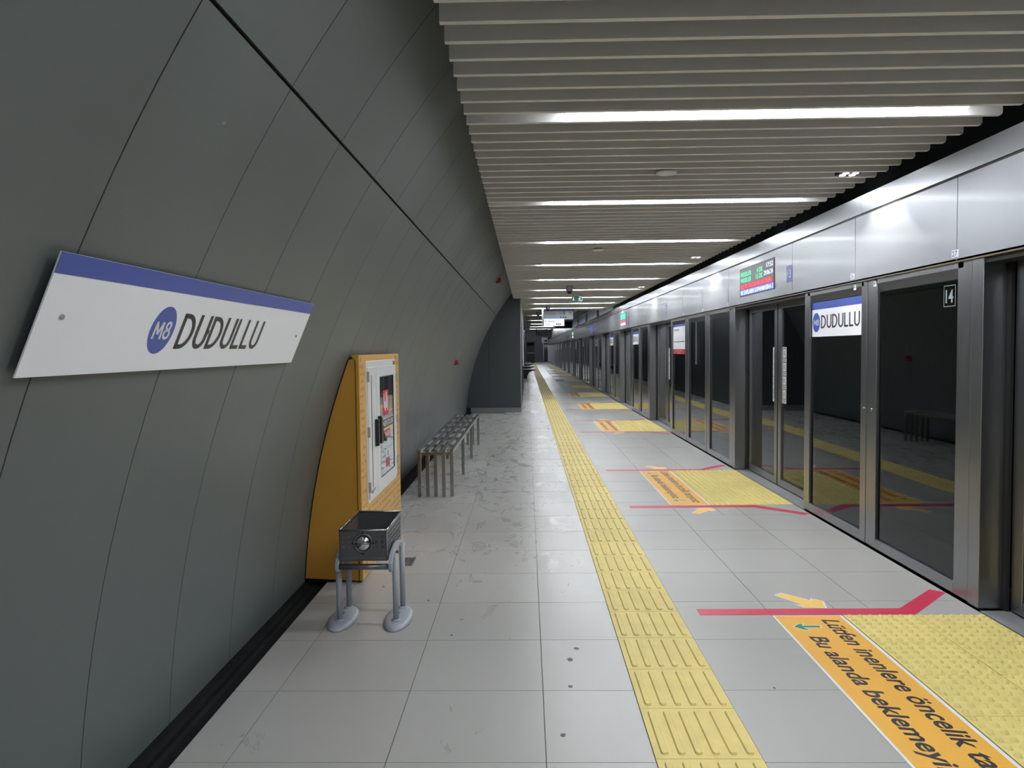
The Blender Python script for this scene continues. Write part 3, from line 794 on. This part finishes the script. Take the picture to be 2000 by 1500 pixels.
for y, v in ((1.775, .50), (2.618, .44), (3.61, .45)):
    c = S(y, H * v, .0012)
    disc('screw', c, uu, vv, .007, .007, 'steel', sg, .003, 12)
for y, v in ((1.9, .9), (1.9, .1), (3.5, .9), (3.5, .1)):
    a, b = S(y, H * v, -.010), S(y, H * v, -.055)
    MB().tube([a, b], .012, 8).build('standoff', 'steel', sg)

# ------------------------------------------------------------------ fire cabinet
fc = thing('fire_cabinet', 'tall orange fire cabinet with white door standing against the vault wall', 'cabinet')
Y0, Y1, ZT, XC = 4.985, 6.53, 1.51, -1.10
side = [(-1.128, .012), (-1.128, ZT - .02)] + [(x + .004, z) for x, z in reversed(arc(.03, ZT - .03, 16, .004))]
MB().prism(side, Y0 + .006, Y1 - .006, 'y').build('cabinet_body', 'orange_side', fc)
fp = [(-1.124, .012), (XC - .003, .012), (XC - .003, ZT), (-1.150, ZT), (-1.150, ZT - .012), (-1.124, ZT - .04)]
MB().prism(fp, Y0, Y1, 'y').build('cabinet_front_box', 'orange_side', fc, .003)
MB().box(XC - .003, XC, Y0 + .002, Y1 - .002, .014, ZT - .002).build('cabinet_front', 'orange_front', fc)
WY0, WY1, WZ0, WZ1 = 5.17, 6.285, .487, 1.467
per = MB(); rows = 30; rng = random.Random(3)
for r in range(rows):
    z = .05 + r * (ZT - .08) / (rows - 1)
    for c in range(34):
        y = Y0 + .03 + c * .0445 + (.02 if r % 2 else 0)
        if y > Y1 - .03: continue
        if WY0 - .03 < y < WY1 + .02 and WZ0 - .03 < z < WZ1 + .02: continue
        if rng.random() < .25: continue
        hl = .0085 if rng.random() < .8 else .014
        per.box(XC - .001, XC + .0006, y - .0045, y + .0045, z - hl, z + hl)
p = per.build('perforation', 'brown', fc); p['kind'] = 'stuff'
MB().box(XC - .001, XC + .008, WY0, WY1, WZ0, WZ1).build('door_frame', 'cabwhite', fc, .002)
WS = 5.465
l1 = MB().box(XC + .008, XC + .018, WY0 + .015, WS - .004, WZ0 + .03, WZ1 - .045).build('cabinet_door', 'cabwhite', fc, .002)
MB().box(XC + .018, XC + .0195, WY0 + .105, WY0 + .118, WZ0 + .10, WZ1 - .10).build('door_slot', 'black', l1)
MB().box(XC + .018, XC + .045, WS - .085, WS - .045, .86, 1.05).build('handle', 'black', l1, .004)
l2 = empty('cabinet_door'); rel(l2, fc)
a, b, z0, z1 = 5.585, 6.155, .598, 1.345
for bx in ((WS + .004, a, WZ0 + .03, WZ1 - .045), (b, WY1 - .015, WZ0 + .03, WZ1 - .045), (a, b, WZ0 + .03, z0), (a, b, z1, WZ1 - .045)):
    MB().box(XC + .008, XC + .018, *bx).build('door_board', 'cabwhite', l2)
MB().box(XC + .0085, XC + .010, a, b, z0, z1).build('window_back', 'black', l2)
MB().box(XC + .013, XC + .015, a, b, z0, z1).build('door_window', 'cabglass', l2)
for z in (z0, z1 - .006): MB().box(XC + .015, XC + .019, a, b, z, z + .006).build('window_gasket', 'black', l2)
for y in (a, b - .006): MB().box(XC + .015, XC + .019, y, y + .006, z0, z1).build('window_gasket', 'black', l2)
MB().prism([(WS + .03, .865), (WS + .03, 1.065), (WS + .075, 1.045), (WS + .12, .90), (WS + .23, .86), (WS + .235, .88), (WS + .10, .945), (WS + .085, .865)], XC + .018, XC + .045, 'x').build('handle', 'black', l2)
u = (0, 1, 0); X = XC + .0155
quad('fire_sign', (X, 5.715, 1.045), u, Zup, .215, .19, 'red', l2, .0006)
for k, (dy, w, hh) in enumerate(((.02, .03, .11), (.06, .035, .07), (.105, .04, .12), (.16, .03, .11))):
    quad('fire_sign_print', (X + .0008, 5.715 + dy, 1.10 - (.02 if k % 2 else 0)), u, Zup, w, hh, 'white', l2, .0004)
quad('name_strip', (X, 5.60, .945), u, Zup, .53, .075, 'brown', l2, .0006)
for z in (.945, 1.016): quad('strip_rule', (X + .0008, 5.60, z), u, Zup, .53, .005, 'white', l2, .0004)
lettering('strip_lettering', 'YANGIN DOLABI', (X + .0009, 5.615, .962), u, Zup, .50, .044, 'white', l2, .02)
quad('fire_label', (X, 5.715, .862), u, Zup, .27, .070, 'red', l2, .0006)
lettering('fire_label_lettering', 'YANGIN', (X + .0009, 5.735, .877), u, Zup, .23, .042, 'white', l2, .02)
quad('inspection_label', (X, 5.80, .715), u, Zup, .15, .065, 'white', l2, .0006)
quad('inspection_label', (X, 5.80, .645), u, Zup, .15, .070, 'red', l2, .0006)
quad('inspection_mark', (X + .0008, 5.86, .728), u, Zup, .03, .04, 'ink', l2, .0004)
MB().box(XC + .008, XC + .011, WY1 - .075, WY1 - .03, WZ1 - .055, WZ1 - .015).build('corner_mark', 'ink', fc)
for z in (.60, .98, 1.36): MB().box(XC + .008, XC + .026, WY0 + .004, WY0 + .016, z - .035, z + .035).build('hinge', 'camgrey', fc)
for z in (.64, .98, 1.32): MB().box(XC + .008, XC + .026, WY1 - .018, WY1 - .006, z - .03, z + .03).build('hinge', 'camgrey', fc)
MB().tube([(XC + .022, WY0 + .06, .555), (XC + .03, WY0 + .10, .575), (XC + .022, WY0 + .17, .57)], .006, 8).build('seal_tag', 'camgrey', fc)
MB().box(-1.47, -1.115, Y0 + .02, Y1 - .02, .0, .012).build('plinth', 'black', fc)

# ------------------------------------------------------------------ basket stand
sd = thing('basket_stand', 'grey tubular stand on two oval feet before the orange cabinet', 'stand')
for sx_, x in ((-1, -1.064), (1, -.747)):
    MB().lathe([(1, 0), (1, .010), (.93, .020), (.80, .026), (.3, .030)], (x, 4.29, 0), 32, 'z', .078, .200).build('foot', 'standgrey', sd)
    MB().tube([(x, 4.205, .02), (x, 4.205, .405)], .0165, 16).build('leg', 'standgrey', sd)
    MB().tube([(x + .004, 4.42, .02), (x + .004, 4.42, .415)], .0165, 16).build('leg', 'standgrey', sd)
    for yy in (4.205, 4.42): MB().lathe([(.026, .026), (.026, .031), (.018, .037)], (x, yy, 0), 16).build('leg_collar', 'standgrey', sd)
    MB().lathe([(.009, .027), (.009, .035), (.004, .037)], (x, 4.315, 0), 8).build('bolt', 'steel', sd)
    xi = x + .012 * -sx_
    path = [(4.128, .322), (4.112, .345), (4.113, .372), (4.135, .402), (4.19, .428), (4.27, .443), (4.36, .440), (4.43, .425)]
    inn = [(4.150, .322), (4.146, .345), (4.149, .362), (4.165, .380), (4.21, .398), (4.275, .410), (4.35, .408), (4.42, .392)]
    MB().prism(path + inn[::-1], xi - .010, xi + .010, 'x').build('side_bracket', 'standgrey', sd, .004)
MB().tube([(-1.05, 4.132, .352), (-.762, 4.132, .352)], .0165, 16).build('cross_tube', 'basket', sd)
MB().tube([(-1.05, 4.40, .360), (-.762, 4.40, .360)], .0130, 16).build('cross_tube', 'basket', sd)

bk = thing('metal_basket', 'dark perforated metal basket with shiny half-round knob resting on the grey stand', 'basket')
BX0, BX1, BY0, BY1, BZ0, BZ1 = -1.035, -.776, 4.115, 4.60, .392, .558
def perf_wall(P, W_, H_, nx, nz, hole, mx, mz, nrm, th, filt=None):
    """wall with square holes: P(u, v) -> point; strips around a grid of openings."""
    us = [0]; 
    for i in range(nx):
        c = mx + (W_ - 2 * mx) * (i + .5) / nx; us += [c - hole / 2, c + hole / 2]
    us.append(W_); vs = [0]
    for j in range(nz):
        c = mz[0] + (H_ - mz[0] - mz[1]) * (j + .5) / nz; vs += [c - hole / 2, c + hole / 2]
    vs.append(H_); mb = MB(); nrm = Vector(nrm) * th
    for i in range(len(us) - 1):
        for j in range(len(vs) - 1):
            if i % 2 == 1 and j % 2 == 1 and (filt is None or filt(i // 2, j // 2)): continue
            a = [Vector(P(us[i], vs[j])), Vector(P(us[i + 1], vs[j])), Vector(P(us[i + 1], vs[j + 1])), Vector(P(us[i], vs[j + 1]))]
            mb.add(a + [p + nrm for p in a], [(3, 2, 1, 0), (4, 5, 6, 7), (0, 1, 5, 4), (1, 2, 6, 5), (2, 3, 7, 6), (3, 0, 4, 7)])
    return mb
Wb, Db, Hb = BX1 - BX0, BY1 - BY0, BZ1 - BZ0
perf_wall(lambda u, v: (BX1, BY0 + u, BZ0 + v), Db, Hb, 12, 5, .021, .03, (.02, .018), (-1, 0, 0), .0025).build('side_wall', 'basket', bk)
perf_wall(lambda u, v: (BX0, BY0 + u, BZ0 + v), Db, Hb, 12, 5, .021, .03, (.02, .018), (1, 0, 0), .0025).build('side_wall', 'basket', bk)
perf_wall(lambda u, v: (BX0 + u, BY0, BZ0 + v), Wb, Hb, 8, 3, .014, .008, (.060, .022), (0, 1, 0), .0025, lambda i, j: i < 2 or i > 5).build('front_wall', 'basket', bk)
MB().box(BX0, BX1, BY1 - .003, BY1, BZ0, BZ1).build('back_wall', 'basket', bk)
MB().box(BX0, BX1, BY0, BY1, BZ0 - .002, BZ0 + .002).build('bottom', 'basket', bk)
MB().prism([(BY0, BZ0 + .045), (BY0 - .003, BZ0 + .02), (BY0 + .012, BZ0 - .006), (BY0 + .04, BZ0 - .014), (BY0 + .3, BZ0 - .010), (BY0 + .3, BZ0), (BY0 + .003, BZ0 + .004)], BX0 + .003, BX1 - .003, 'x').build('rolled_front_edge', 'basket', bk)
for a, b in (((BX0, BY0, BZ1), (BX1, BY0, BZ1)), ((BX0, BY1, BZ1), (BX1, BY1, BZ1)), ((BX0, BY0, BZ1), (BX0, BY1, BZ1)), ((BX1, BY0, BZ1), (BX1, BY1, BZ1))):
    MB().tube([a, b], .0055, 8).build('rim', 'benchsteel', bk)
cx, cz = -.905, .487
MB().lathe([(.056, 0), (.056, -.003), (.050, -.0045), (.043, -.003), (.042, .0)], (cx, BY0, cz), 36, 'y').build('knob_ring', 'basket', bk)
MB().lathe([(.040, -.001)] + [(.040 * math.cos(a), -.001 - .020 * math.sin(a)) for a in [math.pi / 2 * k / 7 for k in range(1, 7)]] + [(.001, -.021)], (cx, BY0, cz), 32, 'y').build('knob', 'knob', bk)
MB().box(cx - .045, cx + .045, BY0 - .0225, BY0 - .001, cz - .0012, cz + .0012).build('knob_slot', 'black', bk)
for a in range(4):
    c, s = (cx + .056 * math.cos(a * math.pi / 2), cz + .056 * math.sin(a * math.pi / 2))
    MB().box(c - .005, c + .005, BY0 - .004, BY0, s - .005, s + .005).build('rivet', 'black', bk)

# ------------------------------------------------------------------ steel bench
be = thing('steel_bench', 'long stainless steel slatted bench beside the curved wall', 'bench')
BXs = [-1.137, -1.050, -.966, -.882, -.797]; hw = .0185
for i, x in enumerate(BXs):
    MB().box(x - hw, x + hw, 7.95, 12.27, .462, .497).build('seat_slat', 'benchsteel', be, .003)
    MB().box(x - hw, x + hw, 7.93, 7.965, .003, .497).build('leg', 'benchsteel', be, .003)
    MB().box(x - hw, x + hw, 12.255, 12.29, .003, .497).build('leg', 'benchsteel', be)
for y in (9.35, 10.73):
    for x in (BXs[0], BXs[4]): MB().box(x - hw, x + hw, y - .018, y + .018, .003, .462).build('leg', 'benchsteel', be, .003)
for y in (8.02, 8.65, 9.35, 10.05, 10.73, 11.4, 12.2): MB().box(BXs[0] + hw, BXs[4] - hw, y - .03, y + .03, .432, .462).build('cross_bar', 'benchsteel', be)

# far cantilever benches
for i, y in enumerate((39.8, 46.5, 54.0)):
    t = MB().prism([(-.20, .48), (.44, .48), (.44, .43), (.26, .40), (.10, .30), (.02, .16), (0.0, .0), (-.20, .0)], y, y + 1.6, 'y').build('wall_bench', 'granite')
    tag(t, '%s black cantilever bench jutting from the far side wall' % ORD[i], 'bench', 'black benches along the far side wall')

# small floor grate
gr = thing('floor_grate', 'small dark floor grate beside the orange cabinet', 'grate')
MB().box(-.925, -.835, 5.375, 5.595, .0002, .0012).build('grate_pit', 'black', gr)
for k in range(6): MB().box(-.923 + .0155 * k, -.916 + .0155 * k, 5.38, 5.59, .001, .003).build('grate_bar', 'benchsteel', gr)

# ------------------------------------------------------------------ small ceiling and wall fittings
def wall_box(name, y, z, s, label):
    a = math.asin((z - WCZ) / WR); n = Vector((math.cos(a), 0, -math.sin(a))); tg = Vector((math.sin(a), 0, math.cos(a)))
    c = Vector((WCX - WR * math.cos(a), y, WCZ + WR * math.sin(a)))
    t = thing(name, label, 'alarm')
    mb = MB(); P = []
    for o, k in ((0.001, 1), (.05, .9)):
        for sy_, st_ in ((-1, -1), (1, -1), (1, 1), (-1, 1)): P.append(c + n * o + Vector((0, sy_ * s * k, 0)) + tg * st_ * s * k)
    mb.add(P, [(3, 2, 1, 0), (4, 5, 6, 7), (0, 1, 5, 4), (1, 2, 6, 5), (2, 3, 7, 6), (3, 0, 4, 7)])
    mb.build('alarm_body', 'alarm', t, .004)
    d = c + n * .05
    MB().tube([d, d + n * .02], s * .45, 12).build('alarm_button', 'alarm', t)
    MB().tube([c + n * .012 + tg * s, c + n * .012 + tg * (s + .16)], .006, 6).build('conduit', 'camgrey', t)
wall_box('fire_alarm_button', 13.05, 1.325, .048, 'small red alarm box on the curved wall above the bench')
wall_box('fire_alarm_siren', 13.0, 2.715, .056, 'small red alarm box high on the vault near the ceiling slats')

for i, (x, y, r, lb) in enumerate(((.987, 5.41, .072, 'round white disc speaker under the slats past the first light strip'), (.893, 9.54, .072, 'round white disc speaker under the slats beside the third light strip'))):
    t = thing('ceiling_speaker', lb, 'speaker')
    MB().lathe([(r, 0), (r, -.006), (r * .9, -.014), (r * .3, -.016)], (x, y, ZC), 32).build('speaker_cover', 'cabwhite', t)
    MB().lathe([(r * .7, 0), (r * .7, .07)], (x, y, ZC), 20).build('speaker_body', 'camgrey', t)

for k in range(8):
    y = 5.56 + 5.02 * k; x = 2.32
    if y > 24: break
    yy = LY + SP * round((y - LY) / SP)
    t = thing('downlight', '%s square black downlight at the ends of the slats by the header' % ORD[k], 'light', 'square downlights along the header')
    MB().box(x - .075, x + .075, yy - .066, yy + .066, ZC + .004, ZC + .07).build('downlight_housing', 'black', t)
    for dx in (-.034, .034):
        for dy in (-.030, .030):
            MB().lathe([(.022, 0), (.022, -.003), (.012, -.005)], (x + dx, yy + dy, ZC + .004), 14).build('downlight_lens', 'downled', t)
    sl = bpy.data.lights.new('downlight_beam', 'SPOT'); sl.energy = SPOT_W; sl.spot_size = math.radians(96); sl.spot_blend = .35; sl.shadow_soft_size = .03; sl.color = (1, .98, .94)
    so = bpy.data.objects.new('downlight_beam', sl); COL.objects.link(so); so.parent = t
    so.location = (x, yy, ZC - .012); so.rotation_euler = (0, math.radians(-18), 0)

def dome_cam(x, y, s, label):
    t = thing('dome_camera', label, 'camera')
    MB().lathe([(.075 * s, 0), (.075 * s, -.02), (.07 * s, -.03), (.07 * s, -.085), (.055 * s, -.10)], (x, y, ZC), 28).build('camera_body', 'camgrey', t)
    MB().lathe([(.052 * s, -.10)] + [(.052 * s * math.cos(a), -.10 - .052 * s * math.sin(a)) for a in [math.pi / 2 * k / 6 for k in range(1, 6)]] + [(.002, -.152 * s)], (x, y, ZC), 24).build('camera_dome', 'black', t)
dome_cam(.846, 15.07, 1.0, 'grey dome camera under the ceiling beside the green exit sign')
dome_cam(.612, 21.87, 1.0, 'grey dome camera before the grey lift direction sign')
dome_cam(.385, 25.26, .9, 'small dark dome camera behind the white sign pole')

ex = thing('exit_sign', 'green emergency exit sign with arrow and running figure hung below the slats', 'sign')
MB().box(1.005, 1.245, 17.0, 17.02, 2.575, 2.692).build('sign_panel', 'exitgreen', ex)
XU = (1, 0, 0)
def pl(name, pts, m, par, y, t=.001): return MB().prism(pts, y - t, y, 'y').build(name, m, par)
pl('arrow', [(1.035, 2.640), (1.048, 2.640), (1.048, 2.618), (1.058, 2.628), (1.066, 2.620), (1.045, 2.592), (1.022, 2.620), (1.030, 2.628)][::-1], 'exitwhite', ex, 17.0)
pl('arrow', [(1.038, 2.675), (1.050, 2.675), (1.050, 2.635), (1.038, 2.635)], 'exitwhite', ex, 17.0)
pl('doorway', [(1.195, 2.583), (1.238, 2.583), (1.238, 2.685), (1.160, 2.685), (1.160, 2.672), (1.225, 2.672), (1.225, 2.595), (1.195, 2.595)], 'exitwhite', ex, 17.0)
pl('running_figure', [(1.150, 2.590), (1.165, 2.590), (1.175, 2.615), (1.190, 2.600), (1.185, 2.585), (1.197, 2.585), (1.203, 2.608), (1.188, 2.630), (1.200, 2.640), (1.196, 2.650), (1.175, 2.655), (1.155, 2.645), (1.145, 2.625), (1.153, 2.622), (1.165, 2.638), (1.168, 2.620)], 'exitwhite', ex, 17.0)
disc('running_figure_head', (1.192, 16.9995, 2.664), XU, Zup, .010, .010, 'exitwhite', ex, .001, 14)
for x in (1.04, 1.21): MB().tube([(x, 17.01, 2.69), (x, 17.01, ZC + .05)], .004, 6).build('hanger', 'steel', ex)

def hang_sign(label, x0, x1, z0, z1, y, face, band, poles, lines):
    t = thing('hanging_sign', label, 'sign')
    MB().box(x0, x1, y, y + .10, z0, z1).build('sign_box', 'camgrey' if face == 'signlit' else 'dark', t)
    w, h = x1 - x0, z1 - z0
    quad('sign_face', (x0 + .02, y - .0015, z0 + .015), XU, Zup, w - .04, h * .84, face, t)
    quad('sign_band', (x0 + .02, y - .0015, z0 + .015 + h * .84), XU, Zup, w - .04, h * .10, band, t)
    for s, fx, fz, fw, fh in lines:
        lettering('sign_lettering', s, (x0 + fx * w, y - .004, z0 + fz * h), XU, Zup, fw * w, fh * h, 'ink', t, .01)
    for px in poles: MB().box(px - .022, px + .022, y + .03, y + .07, z0, ZC + .06).build('sign_pole', 'cabwhite' if face == 'signlit' else 'dark', t)
    return t
t = hang_sign('grey lift direction sign with dark frame hanging behind the bright white sign', .525, 1.475, 2.44, 2.745, 24.0, 'signgrey', 'blue', (.56, 1.44),
          [('Asansör', .07, .56, .36, .22), ('/ Lift', .48, .56, .15, .18), ('Çekmeköy Parseller', .07, .20, .36, .13)])
for k, (fx, fz) in enumerate(((.66, .52), (.66, .70), (.55, .18), (.63, .18), (.71, .18))):
    quad('sign_icon', (.525 + fx * .95, 23.996, 2.44 + fz * .305), XU, Zup, .05, .05, 'ink', t, .0004)
pl('sign_arrow', [(1.365, 2.60), (1.377, 2.60), (1.377, 2.665), (1.395, 2.645), (1.405, 2.655), (1.371, 2.695), (1.337, 2.655), (1.347, 2.645), (1.365, 2.665)], 'ink', t, 23.997)
t = hang_sign('bright white lift direction sign with blue top on a white pole', .505, 1.155, 2.215, 2.465, 23.2, 'signlit', 'signblue_lit', (.49,),
          [('Asansör', .22, .54, .36, .22), ('/ Lift', .64, .54, .12, .17), ('Çekmeköy', .08, .2, .30, .14)])
pl('sign_arrow', [(.555, 2.37), (.58, 2.395), (.58, 2.378), (.61, 2.378), (.61, 2.362), (.58, 2.362), (.58, 2.345)], 'ink', t, 23.197)
for fx in (.60, .68, .76): quad('sign_icon', (.505 + fx * .65, 23.196, 2.262), XU, Zup, .035, .045, 'ink', t, .0004)
hang_sign('small dark sign hanging far down the platform', .56, 1.23, 2.31, 2.52, 46.0, 'signgrey', 'dark', (.58, 1.21), [('Asansör', .1, .4, .4, .3)])
